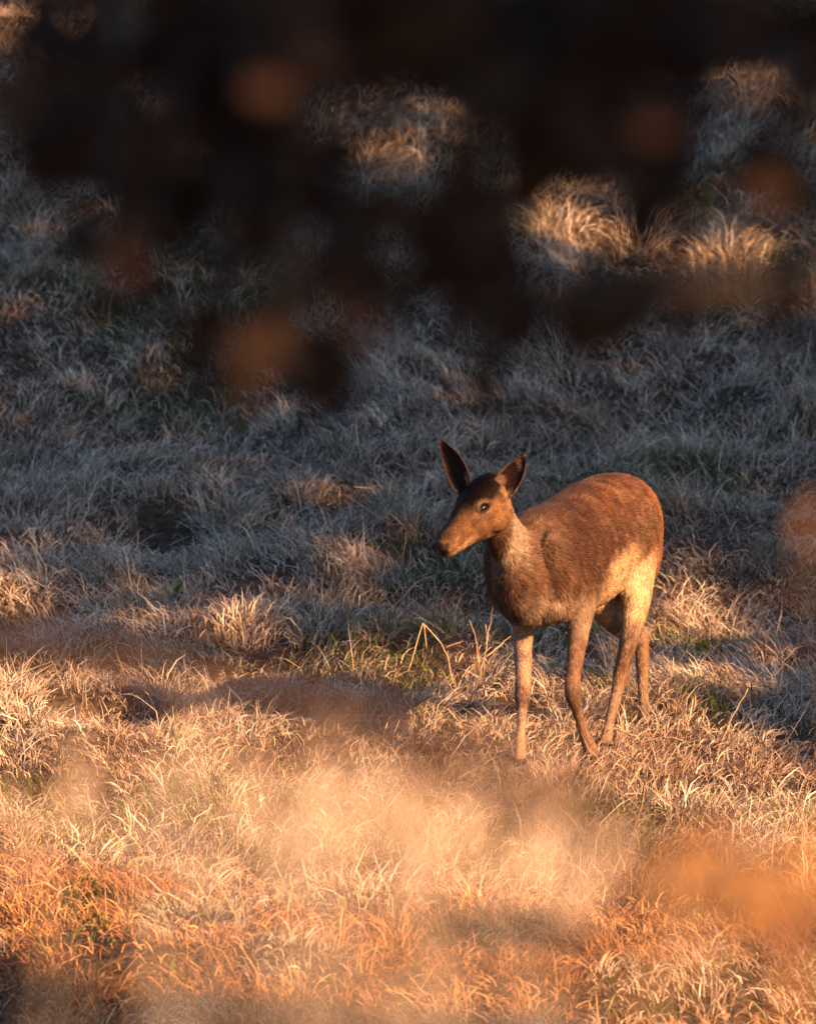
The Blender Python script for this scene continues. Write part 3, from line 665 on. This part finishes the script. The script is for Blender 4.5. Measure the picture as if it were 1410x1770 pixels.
def shade_tree(x, y, h, leaves, big, label, spread=2.6, r=.19, mid=.55):  # unseen tree, its leaves placed to throw the wanted shade
    z0 = float(gz(x, y)); t = empty('tree', (x, y, z0), label, 'tree', 'unseen trees shaped to shade the slope')
    tr = MB(); n = 12; zz = np.linspace(-.2, h, n); wx = .25 * (noise2(zz, zz * 0 + x, 2.0, 5) - .5) * np.clip(zz / 3, 0, 1)
    pts = np.stack([x + wx, y + wx * .6, z0 + zz], -1); tr.add(*tube(pts, np.interp(zz / h, [0, .05, .6, 1], [r * 1.35, r, r * .55, .02]), 10)); tr.build('trunk', M_bark, t)
    lm = MB(); k = 16
    tgt = leaves[rng.choice(len(leaves), min(len(leaves), 400), replace=False)]
    for q in tgt:
        if lm.n > 26 * 50: break
        f = rng.uniform(.3, .85); s0 = pts[int(f * (n - 1))]
        if s0[2] > q[2] - .1: s0 = pts[max(1, int(.45 * f * (n - 1)))]
        m = s0 * .5 + q * .5 + np.array([0, 0, .25 * np.linalg.norm(q - s0) * .4]); u = np.linspace(0, 1, 8)[:, None]
        cv = (1 - u) ** 2 * s0 + 2 * u * (1 - u) * m + u * u * q; fine = catmull(cv, 40)
        if np.isin(key(fine), LIT_FAR).mean() < .04: lm.add(*tube(cv, np.linspace(r * .3, .012, 8), 6))
    lm.build('limbs', M_bark, t)
    nl = len(leaves); nr = unit(rng.normal(0, 1, (nl, 3)) + SUN * .9)
    V, F, C = leaf_quads(leaves, rng.uniform(.085, .14, nl) * np.where(big, 1.8, 1), nr, LEAFC[rng.integers(0, 4, nl)])
    mesh_obj('crown', V, F, M_leaf, t, smooth_=False, colors=C)
TREES = [(9.2, 9.5, 10.5), (9.6, 14.5, 11.5), (10.2, 20.0, 12.5), (9.0, 25.0, 13.0)]
def make_shade_trees():
    kp = rng.random(len(SHADE)) < np.where(DEEP, .55, .95); dim = np.concatenate([DIM[rng.choice(len(DIM), 80)], TWIG_P, TWIG_P + np.array([0, 0, .05])]); base = np.concatenate([SHADE[kp], dim]); big = np.concatenate([DEEP[kp], np.zeros(len(dim), bool)])
    lam = rng.uniform(11.5, 17.0, len(base)); pl = base + SUN * (lam / math.cos(R(SUN_EL)))[:, None] + rng.normal(0, .02, (len(base), 3))  # leaves set sunward of each shaded point, shaping the crowns
    # the rest of each crown
    ex = []
    for (x, y, h) in TREES:
        q = unit(rng.normal(0, 1, (2600, 3))) * (rng.random((2600, 1)) ** .45) * np.array([3.0, 3.0, h * .33]); ex.append(q + np.array([x, y, float(gz(x, y)) + h * .66]))
    pl = np.concatenate([pl] + ex); big = np.concatenate([big, np.zeros(len(pl) - len(big), bool)]); ok = ~np.isin(key(pl), LIT_FAR) & (pl[:, 2] > gz(pl[:, 0], pl[:, 1]) + 1.5); pl, big = pl[ok], big[ok]
    d = np.stack([np.hypot(pl[:, 0] - x, pl[:, 1] - y) for x, y, h in TREES], 1); k = d.argmin(1)
    names = ['unseen broad leafy shade tree lowest in the row', 'unseen leafy shade tree between the lowest one and the tall pair', 'unseen tall leafy shade tree of the upper pair by the hillside', 'tallest unseen leafy shade tree at the top of the row']
    dk = np.unique(key(DEER_PTS))
    for i, (x, y, h) in enumerate(TREES):
        # stand the trunk where it keeps out of the sun that reaches the deer and the bank
        zz = np.linspace(0, h * .95, 120); best = None
        for dx in np.linspace(-2.4, 2.4, 33):
            kk = [key(np.stack([np.full(120, x + dx + o_), np.full(120, y), float(gz(x, y)) + zz], -1)) for o_ in (-.25, -.1, .1, .25)]
            s_ = sum(8 * np.isin(a_, dk).sum() + np.isin(a_, LIT_FAR).sum() for a_ in kk) + 4 * abs(dx)
            if best is None or s_ < best[0]: best = (s_, x + dx)
        x = best[1]
        shade_tree(x, y, h, pl[k == i], big[k == i], names[i])
make_shade_trees()

# ------------------------------------------------------------------ tussocks, sprouts and stalks that stand out
def clump_blades(c, n, rad, ln, width, pal, lean=None, up=(.05, .7), bend=(.5, 1.8)):
    ra = rng.random(n) * 6.283; rr = np.sqrt(rng.random(n)) * rad; x = c[0] + rr * np.cos(ra); y = c[1] + rr * np.sin(ra)
    le = rng.random() * 6.283 if lean is None else lean
    az = np.arctan2(np.sin(ra) + .7 * math.sin(le) + rng.normal(0, .4, n), np.cos(ra) + .7 * math.cos(le) + rng.normal(0, .4, n))
    V, F = lay_blades(x, y, az, ln * rng.lognormal(0, .28, n), width * rng.uniform(.7, 1.3, n), rng.uniform(*up, n), rng.uniform(*bend, n))
    pal = np.array(pal); C = pal[rng.integers(0, len(pal), n)] * np.exp(rng.normal(0, .2, n))[:, None]
    return V, F, np.repeat(C, 7, 0)
STRAW = [(.48, .395, .31), (.37, .285, .21), (.27, .185, .12), (.60, .53, .45), (.12, .075, .05)]
TUSSOCKS = [(640, 300, .10, .17, 'round sunlit tussock alone in the dark upper slope'), (1290, 165, .13, .2, 'sunlit tussock high on the dark slope above the long bright patch'), (950, 395, .13, .19, 'tall pale tussock at the narrow end of the long bright patch'),
    (1110, 420, .11, .17, 'small tussock in the middle of the long bright patch'), (1260, 445, .15, .19, 'wide swept tussock at the broad end of the long bright patch'), (780, 215, .10, .16, 'thin tussock half in shade above the round sunlit one'),
    (130, 95, .14, .2, 'orange tussock at the dim top corner of the slope'), (390, 890, .12, .17, 'brown drooping tussock in the blue shade across from the deer head'), (960, 640, .15, .19, 'big bleached tussock in the shade above the deer back'),
    (520, 850, .09, .14, 'dark hollow tussock beside the brown drooping one'), (560, 1105, .11, .15, 'sunlit tussock behind the shadow of the deer'), (430, 1095, .11, .16, 'spiky sunlit tussock at the far edge of the deer shadow'),
    (70, 1000, .12, .16, 'orange-brown tussock where the sunlit strip begins'), (300, 1225, .10, .15, 'reddish tussock in front of the deer shadow'), (1250, 1100, .16, .16, 'domed brown tussock behind the deer hind legs'),
    (650, 1215, .12, .12, 'flattened tussock next to the end of the deer shadow'), (1200, 1415, .13, .17, 'bright spiky tussock on the sunny bank below the hind legs'), (650, 1570, .13, .17, 'bleached tussock in the brightest part of the bank'),
    (960, 1360, .10, .14, 'pale tussock right below the deer front feet'), (60, 1250, .12, .15, 'golden tussock at the start of the sunny bank')]
for (px, py, rad, ln, lab) in TUSSOCKS:
    c = ground_hit(px, py); V, F, C = clump_blades(c, 260, rad, ln * .68, .0034, STRAW)
    o = empty('grass_tussock', (c[0], c[1], float(gz(c[0], c[1]))), lab, 'tussock', 'tussocks that stand out of the matted grass')
    mesh_obj('blades', V, F, M_grass, o, colors=C)['kind'] = 'stuff'
SPROUTS = [(292, 1052, .10, 'upright green sprout in front of the orange strip of grass'), (1050, 1190, .09, 'broad-leaved green sprout between the deer legs'), (1038, 1095, .06, 'low green leaves under the deer belly'), (1385, 1185, .08, 'yellow-green sprout in the dark grass beyond the domed tussock'),
    (1185, 1130, .08, 'green sprout just behind the deer hind leg'), (310, 1712, .10, 'dark green sprout at the shaded foot of the bank'), (1245, 1240, .07, 'green sprout below the domed brown tussock'), (785, 1245, .07, 'pair of short green blades beside the flattened tussock'),
    (905, 815, .09, 'green grass shoots behind the deer ear'), (650, 1150, .08, 'green tuft at the tip of the deer shadow'), (500, 1160, .06, 'green shoots inside the deer shadow'), (200, 1490, .07, 'green sprout on the middle of the sunny bank')]
for (px, py, ln, lab) in SPROUTS:
    c = ground_hit(px, py); o = empty('green_sprout', (c[0], c[1], float(gz(c[0], c[1]))), lab, 'plant', 'green sprouts in the dry grass')
    for k in range(random.randint(6, 9)):
        V, F, C = clump_blades(c, 1, .025, ln, .0085, [(.10, .15, .025), (.14, .17, .03), (.075, .12, .02)], up=(.02, .7), bend=(.1, .9)); mesh_obj('leaf', V, F, M_green, o, colors=C)
M_stalk = noise_material('dry_stalk', (.36, .22, .12), (.56, .40, .25), 60, rough=.6, bump=.1)
def stalk(lab, base, lines, r=.0022):
    """lines: polylines in photo pixels, all standing on the ground at the base pixel"""
    c = ground_hit(*base); d = c[1] - DIST; o = empty('dry_stalk', (c[0], c[1], float(gz(c[0], c[1]))), lab, 'stalk', 'dry stalks standing out of the grass')
    for i, ln in enumerate(lines):
        pts = np.array([P(x, y, d + .02 * i + .015 * k * (1 if i % 2 else -1)) for k, (x, y) in enumerate(ln)])
        pts[0, 2] -= .012 if i == 0 else 0
        seg = np.concatenate([np.linspace(pts[k], pts[k + 1], 5)[:-1] for k in range(len(pts) - 1)] + [pts[-1:]]); seg[1:-1] += rng.normal(0, .0012, (len(seg) - 2, 3))
        mesh_obj('stem' if i == 0 else 'side_stem', *tube(seg, np.linspace(r, r * .55, len(seg)), 6), M_stalk, o)
stalk('bent dry stalk folded over like a roof beside the deer', (786, 1190), [[(786, 1192), (774, 1135), (762, 1112), (731, 1076), (716, 1125), (706, 1158)], [(733, 1080), (737, 1122)], [(768, 1120), (800, 1108)]])
stalk('forked upright dry stalk beside the deer front leg', (828, 1185), [[(826, 1190), (833, 1150), (841, 1122), (839, 1080)], [(841, 1118), (843, 1092), (851, 1060), (852, 1032)], [(829, 1165), (824, 1120), (820, 1095), (811, 1072)], [(840, 1135), (862, 1118), (882, 1100)]])
stalk('leaning dry straw crossing below the forked stalk', (797, 1175), [[(797, 1180), (830, 1135), (848, 1118)]], .002)
stalk('slanting dry straw behind the deer front legs', (958, 1170), [[(958, 1175), (935, 1155), (915, 1137)]], .002)
stalk('single pale straw in the shade in front of the deer nose', (694, 985), [[(694, 990), (699, 950), (702, 922)]], .002)
stalk('thin dry straw at the dark end of the slope', (2, 900), [[(-2, 905), (6, 875), (11, 852)]], .002)
stalk('curved reddish straw above the spiky sunlit tussock', (474, 1025), [[(474, 1030), (471, 1005), (476, 978)]], .002)
stalk('forked pale straw in the shade above the deer back', (1045, 812), [[(1045, 815), (1062, 790), (1068, 758)], [(1062, 790), (1052, 770)]], .002)
stalk('long slender straw rising from the bank below the hind legs', (1075, 1510), [[(1072, 1512), (1090, 1450), (1108, 1395), (1117, 1352)]], .0018)
stalk('long straw leaning across the tussock behind the deer', (1240, 1300), [[(1232, 1305), (1265, 1240), (1292, 1190)]], .002)
stalk('arched pale straw behind the deer hind leg', (1110, 1090), [[(1108, 1092), (1124, 1082), (1145, 1080), (1158, 1090)]], .0022)
stalk('tall straw on the shaded slope far from the deer', (112, 800), [[(112, 805), (128, 770), (118, 735)]], .0018)
stalk('straight pale straw at the middle of the blue shade', (383, 745), [[(383, 750), (388, 700), (390, 665)]], .0018)

# ------------------------------------------------------------------ shrub with dead leaves and tall grass by the photographer
def near(px, py, y): return P(px, py, y - DIST)
def leaf_mesh(name, c, mat=None):
    """One leaf 1 m long lying along x, cupped along the midrib and drooping at the tip."""
    u = np.linspace(0, 1, 7); w = np.array([.02, .17, .27, .29, .23, .12, .01]); V = []; F = []
    for i in range(7):
        z = .10 * math.sin(u[i] * 3.0) - .12 * u[i] ** 2
        for s in (-1, 0, 1): V.append((u[i], s * w[i], z + .05 * abs(s)))
    for i in range(6):
        for s in (0, 1): a = i * 3 + s; F.append((a, a + 1, a + 4, a + 3))
    me = bpy.data.meshes.new(name); V = np.array(V, np.float32); fill_mesh(me, V, np.array(F)); me.polygons.foreach_set('use_smooth', np.ones(len(F), bool))
    at = me.attributes.new('col', 'FLOAT_COLOR', 'POINT'); at.data.foreach_set('color', np.tile((*c, 1.0), len(V)).astype(np.float32)); me.materials.append(mat or M_leaf); return me
def put_leaf(me, parent, p, size, rot=None):
    o = bpy.data.objects.new('leaf', me); col.objects.link(o); o.parent = parent
    o.location = Vector(p) - parent.location; o.scale = (size,) * 3
    o.rotation_euler = rot if rot is not None else (random.uniform(-1, 1), random.uniform(-.2, 1.2), random.uniform(0, 6.28)); return o
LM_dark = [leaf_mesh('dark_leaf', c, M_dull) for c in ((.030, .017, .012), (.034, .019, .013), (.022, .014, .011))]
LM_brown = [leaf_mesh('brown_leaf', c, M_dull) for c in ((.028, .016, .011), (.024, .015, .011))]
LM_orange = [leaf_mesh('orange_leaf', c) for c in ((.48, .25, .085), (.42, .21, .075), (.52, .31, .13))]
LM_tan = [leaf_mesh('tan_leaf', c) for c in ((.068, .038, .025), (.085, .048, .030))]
LIT_NEAR = []
def curve_tube(mb, pts, r0, r1, n=14):
    c = catmull(pts, n); mb.add(*tube(c, np.linspace(r0, r1, n), 7)); return c
def make_shrub():
    Y = 4.6; x0 = .52; z0 = float(gz(x0, Y)); t = empty('shrub', (x0, Y, z0), 'low shrub of orange dead leaves with one long branch crossing in front of the bank', 'shrub')
    tr = MB(); top = near(1500, 1640, Y); curve_tube(tr, [(x0, Y, z0 - .1), (x0 - .02, Y, z0 + .5), (x0 - .06, Y, top[2] - .15), top], .016, .007); tr.build('stem', M_bark, t)
    bm = MB(); line = [top] + [near(px, py, Y + dy) for px, py, dy in ((1340, 1565, .05), (1180, 1490, .1), (1000, 1395, .1), (800, 1310, .15), (600, 1245, .2), (400, 1190, .2), (180, 1130, .2), (-60, 1080, .2))]
    cl = curve_tube(bm, line, .0065, .0022, 40); bm.build('branch', M_bark, t); LIT_NEAR.append(cl)
    for (px, py, rx, ry, n, s) in ((1340, 1550, 100, 90, 44, .022), (1390, 1690, 60, 70, 10, .02), (1180, 1490, 90, 40, 18, .016), (1180, 1500, 80, 30, 14, .018), (1150, 1640, 150, 30, 14, .016), (1425, 930, 8, 60, 8, .012)):
        for k in range(n):
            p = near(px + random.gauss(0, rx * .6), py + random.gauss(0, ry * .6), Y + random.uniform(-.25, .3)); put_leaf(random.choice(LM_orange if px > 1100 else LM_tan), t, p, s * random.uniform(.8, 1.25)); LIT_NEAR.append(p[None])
    for k in range(230):
        f = (k + random.random()) / 230; i = 3 + f * (len(cl) - 4); p = cl[int(i)] * (1 - i % 1) + cl[min(int(i) + 1, len(cl) - 1)] * (i % 1)
        p = p + np.array([random.gauss(0, .006), random.uniform(-.2, .2), random.gauss(0, .007)]); put_leaf(random.choice(LM_tan), t, p, (.027 - .015 * f) * random.uniform(.8, 1.2)); LIT_NEAR.append(p[None])
    for a, b in (((1340, 1565), (1400, 1720)), ((1500, 1600), (1385, 900)), ((1250, 1520), (1080, 1660))):
        tm = MB(); curve_tube(tm, [near(*a, Y), near((a[0] + b[0]) / 2 + 15, (a[1] + b[1]) / 2, Y), near(*b, Y)], .003, .0015, 8); tm.build('twig', M_bark, t)
make_shrub()
def tall_grass(px, py, n, spread, lab, y=5.4):
    top = near(px, py, y); z0 = float(gz(top[0], y)); t = empty('tall_grass_tuft', (top[0], y, z0), lab, 'grass', 'tall grass tufts on the near bank')
    for k in range(n):
        b = np.array([top[0] + random.gauss(0, .10), y + random.gauss(0, .12), 0]); b[2] = float(gz(b[0], b[1])) - .02
        e = near(px + random.gauss(0, spread[0]), py + random.gauss(0, spread[1]), b[1] + random.gauss(0, .06)); m = np.array([b[0] * .7 + e[0] * .3, (b[1] + e[1]) / 2, b[2] * .15 + e[2] * .85 + .03])
        u = np.linspace(0, 1, 12)[:, None]; c = (1 - u) ** 2 * b + 2 * u * (1 - u) * m + u * u * e; cc = random.choice(STRAW[:4]); mb = MB()
        mb.add(*tube(c, np.linspace(.0006, .0003, 12), 4), c=cc); mb.build('stem', M_grass, t)
        # feathery drooping head
        q = 9; f = rng.random(q); hd = unit(c[-1] - c[-3] + np.array([random.gauss(.01, .02), 0, -.012])); p = c[-1] + hd * (f * .045 - .015)[:, None] + rng.normal(0, .0035, (q, 3))
        d = unit(hd + rng.normal(0, .5, (q, 3))); V, F = ribbons(p, np.stack([d, unit(d + rng.normal(0, .2, (q, 3)))], 1), unit(np.cross(d, rng.normal(0, 1, (q, 3)))), rng.uniform(.008, .018, q), rng.uniform(.0012, .0026, q), (1, .9))
        mesh_obj('seed_head', V, F, M_grass, t, colors=np.tile(np.array((.70, .55, .42)) * random.uniform(.85, 1.1), (len(V), 1)))['kind'] = 'stuff'; LIT_NEAR.append(c[4:]); LIT_NEAR.append(p[::6])
tall_grass(500, 1425, 48, (210, 52), 'pale feathery tall grass tuft standing before the middle of the bank')
tall_grass(740, 1455, 48, (190, 52), 'pale feathery tall grass tuft close to the shrub branch')
tall_grass(180, 1400, 16, (170, 50), 'thin feathery tall grass tuft before the far end of the bank')
tall_grass(980, 1540, 22, (170, 50), 'feathery tall grass tuft under the shrub branch')

# ------------------------------------------------------------------ overhanging tree, its low leaves hanging in deep shade
BOKEH = [(415, 150, .036), (512, 95, .036), (395, 592, .04), (1080, 210, .034), (1285, 325, .03)]
BOKEH_P = np.array([near(px, py, 5.3) for px, py, s in BOKEH])
LIT_NEAR_K = np.union1d(dil(np.unique(key(np.concatenate(LIT_NEAR))), 1), np.unique(key(BOKEH_P)))
def make_overhang():
    tx, ty = 3.1, 3.9; z0 = float(gz(tx, ty)); t = empty('overhanging_tree', (tx, ty, z0), 'dark overhanging tree whose low leafy twigs droop into deep shade', 'tree')
    tr = MB(); c = catmull([(tx, ty, z0 - .2), (tx - .05, ty, z0 + 1.2), (tx + .02, ty + .05, z0 + 3), (tx + .1, ty, z0 + 6.2)], 16); tr.add(*tube(c, np.linspace(.16, .03, 16), 12)); tr.build('trunk', M_bark, t)
    li = MB(); zt = near(0, -150, 6.2)[2]
    limb = curve_tube(li, [(tx, ty, z0 + 1.75), (2.0, 4.9, zt + .25), (1.0, 5.8, zt + .12), (.35, 6.2, zt + .04), (-.15, 6.4, zt + .02), (-.7, 6.7, zt - .02), (-1.3, 6.9, zt - .08)], .045, .006, 36); li.build('limb', M_bark, t)
    S = [(700, 10, 460, 60, 64), (420, 110, 130, 130, 32), (560, 310, 100, 160, 22), (480, 460, 55, 130, 9), (507, 615, 26, 45, 5), (760, 330, 80, 110, 15), (880, 110, 150, 100, 20), (1090, 130, 130, 100, 20), (960, 270, 110, 60, 8), (815, 520, 45, 90, 8),
         (1000, 505, 150, 22, 9), (1250, 492, 140, 10, 4), (260, 330, 110, 120, 11), (190, 450, 70, 60, 5), (1230, 20, 190, 60, 18), (130, 165, 120, 40, 6), (620, 430, 40, 100, 5), (1140, 270, 50, 60, 5), (1340, 300, 60, 40, 3), (340, 560, 50, 60, 4), (90, 40, 150, 50, 8), (70, 215, 110, 50, 6)]
    GAPS = [(645, 262, 105), (790, 190, 80), (1290, 135, 80), (1000, 360, 70), (570, 430, 45)]
    pts = []; tw = MB()
    for (px, py, rx, ry, n) in S:
        y = random.uniform(5.6, 6.8); a = limb[np.argmin(np.abs(limb[:, 0] - near(px, py, y)[0]))]; e = near(px, py + ry * .8, y); m = (a + e) / 2 + np.array([random.gauss(0, .02), 0, .05])
        curve_tube(tw, [a, m, e], .0042, .0012, 10)
        for k in range(n):
            ux, uy = px + rx * .55 * max(-1.7, min(1.7, random.gauss(0, 1))), py + ry * .55 * max(-1.7, min(1.7, random.gauss(0, 1)))
            if min(math.hypot(ux - a_, uy - b_) / c_ for a_, b_, c_ in GAPS) < 1: continue
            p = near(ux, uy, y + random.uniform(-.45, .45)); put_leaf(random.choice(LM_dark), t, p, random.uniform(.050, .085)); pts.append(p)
    curve_tube(tw, [limb[22], near(1750, 330, 5.6), near(1400, 470, 5.5), near(1200, 500, 5.5), near(980, 505, 5.6), near(860, 480, 5.7)], .013, .007, 20)
    curve_tube(tw, [near(540, -200, 5.8), near(520, 150, 5.7), near(500, 420, 5.7), near(508, 660, 5.7)], .012, .006, 16)
    for (x0_, y0_, x1_, y1_) in ((330, -150, 250, 420), (620, -150, 690, 470), (760, -150, 830, 620), (900, -150, 860, 420), (430, -150, 380, 520), (560, -100, 600, 600), (1120, -150, 1060, 330), (210, -150, 170, 480)):
        curve_tube(tw, [near(x0_, y0_, 5.9), near((x0_ + x1_) / 2 + 20, (y0_ + y1_) / 2, 5.8), near(x1_, y1_, 5.7)], .009, .004, 12)
    tw.build('twigs', M_bark, t)
    # the many leaves behind the largest ones
    q = []
    for (px, py, rx, ry, n) in S + [(650, 120, 420, 120, 40), (560, 300, 140, 160, 20), (950, 180, 260, 130, 26), (1250, 120, 160, 120, 16), (300, 260, 170, 120, 12), (640, 30, 640, 50, 46)]:
        for k in range(int(n * .95)):
            ux, uy = px + random.gauss(0, rx * .6), py + random.gauss(0, ry * .6)
            if min(math.hypot(ux - a, uy - b) / c for a, b, c in GAPS) > 1: q.append(near(ux, uy, random.uniform(5.3, 7.2)))
    for (px, py, rx, ry, n) in [(-260, 60, 170, 150, 60), (-620, 120, 200, 200, 60), (-1000, 80, 200, 160, 50), (1640, 80, 150, 140, 50), (1950, 140, 180, 180, 60), (2350, 60, 220, 200, 70), (-450, 380, 90, 150, 22), (1800, 420, 110, 120, 24)]:      # the branches go on to both sides
        for k in range(n): q.append(near(px + random.gauss(0, rx * .6), py + random.gauss(0, ry * .6), random.uniform(5.3, 7.2)))
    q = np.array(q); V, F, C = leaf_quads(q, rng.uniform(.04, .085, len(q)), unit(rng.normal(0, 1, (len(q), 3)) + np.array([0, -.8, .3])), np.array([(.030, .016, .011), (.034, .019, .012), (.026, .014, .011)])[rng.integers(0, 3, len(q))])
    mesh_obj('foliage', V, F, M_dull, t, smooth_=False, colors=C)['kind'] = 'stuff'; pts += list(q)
    for (px, py, s) in BOKEH:
        put_leaf(random.choice(LM_brown), t, near(px, py, 5.3), s * 1.1, (1.2, .2, random.uniform(-.4, .4)))
    # crown out of view, leaves set sunward to shade the low foliage
    P0 = np.array(pts); base = np.repeat(P0, 9, 0) + rng.normal(0, .04, (len(P0) * 9, 3)); cr = base + SUN * rng.uniform(1.2, 4.6, len(base))[:, None]
    ex = unit(rng.normal(0, 1, (2500, 3))) * rng.random((2500, 1)) ** .4 * np.array([2.1, 1.9, 1.7]) + np.array([3.1, 3.4, z0 + 4.6]); cr = np.concatenate([cr, ex])
    cr = cr[~np.isin(key(cr), LIT_NEAR_K)]; qx, qy = to_px(cr); vis = (cr[:, 1] > .3) & (qx > -250) & (qx < 1660) & (qy > -150) & (qy < 1900); cr = cr[~vis]; n = len(cr)
    V, F, C = leaf_quads(cr, rng.uniform(.06, .11, n), unit(rng.normal(0, 1, (n, 3)) + SUN), LEAFC[rng.integers(0, 4, n)]); mesh_obj('crown', V, F, M_leaf, t, smooth_=False, colors=C)
    lb = MB()
    for q in cr[rng.choice(n, 30, replace=False)]:
        s0 = c[rng.integers(7, 14)]; m = (s0 + q) / 2 + np.array([0, 0, .15]); curve_tube(lb, [s0, m, q], .022, .005, 8)
    lb.build('limbs', M_bark, t)
make_overhang()
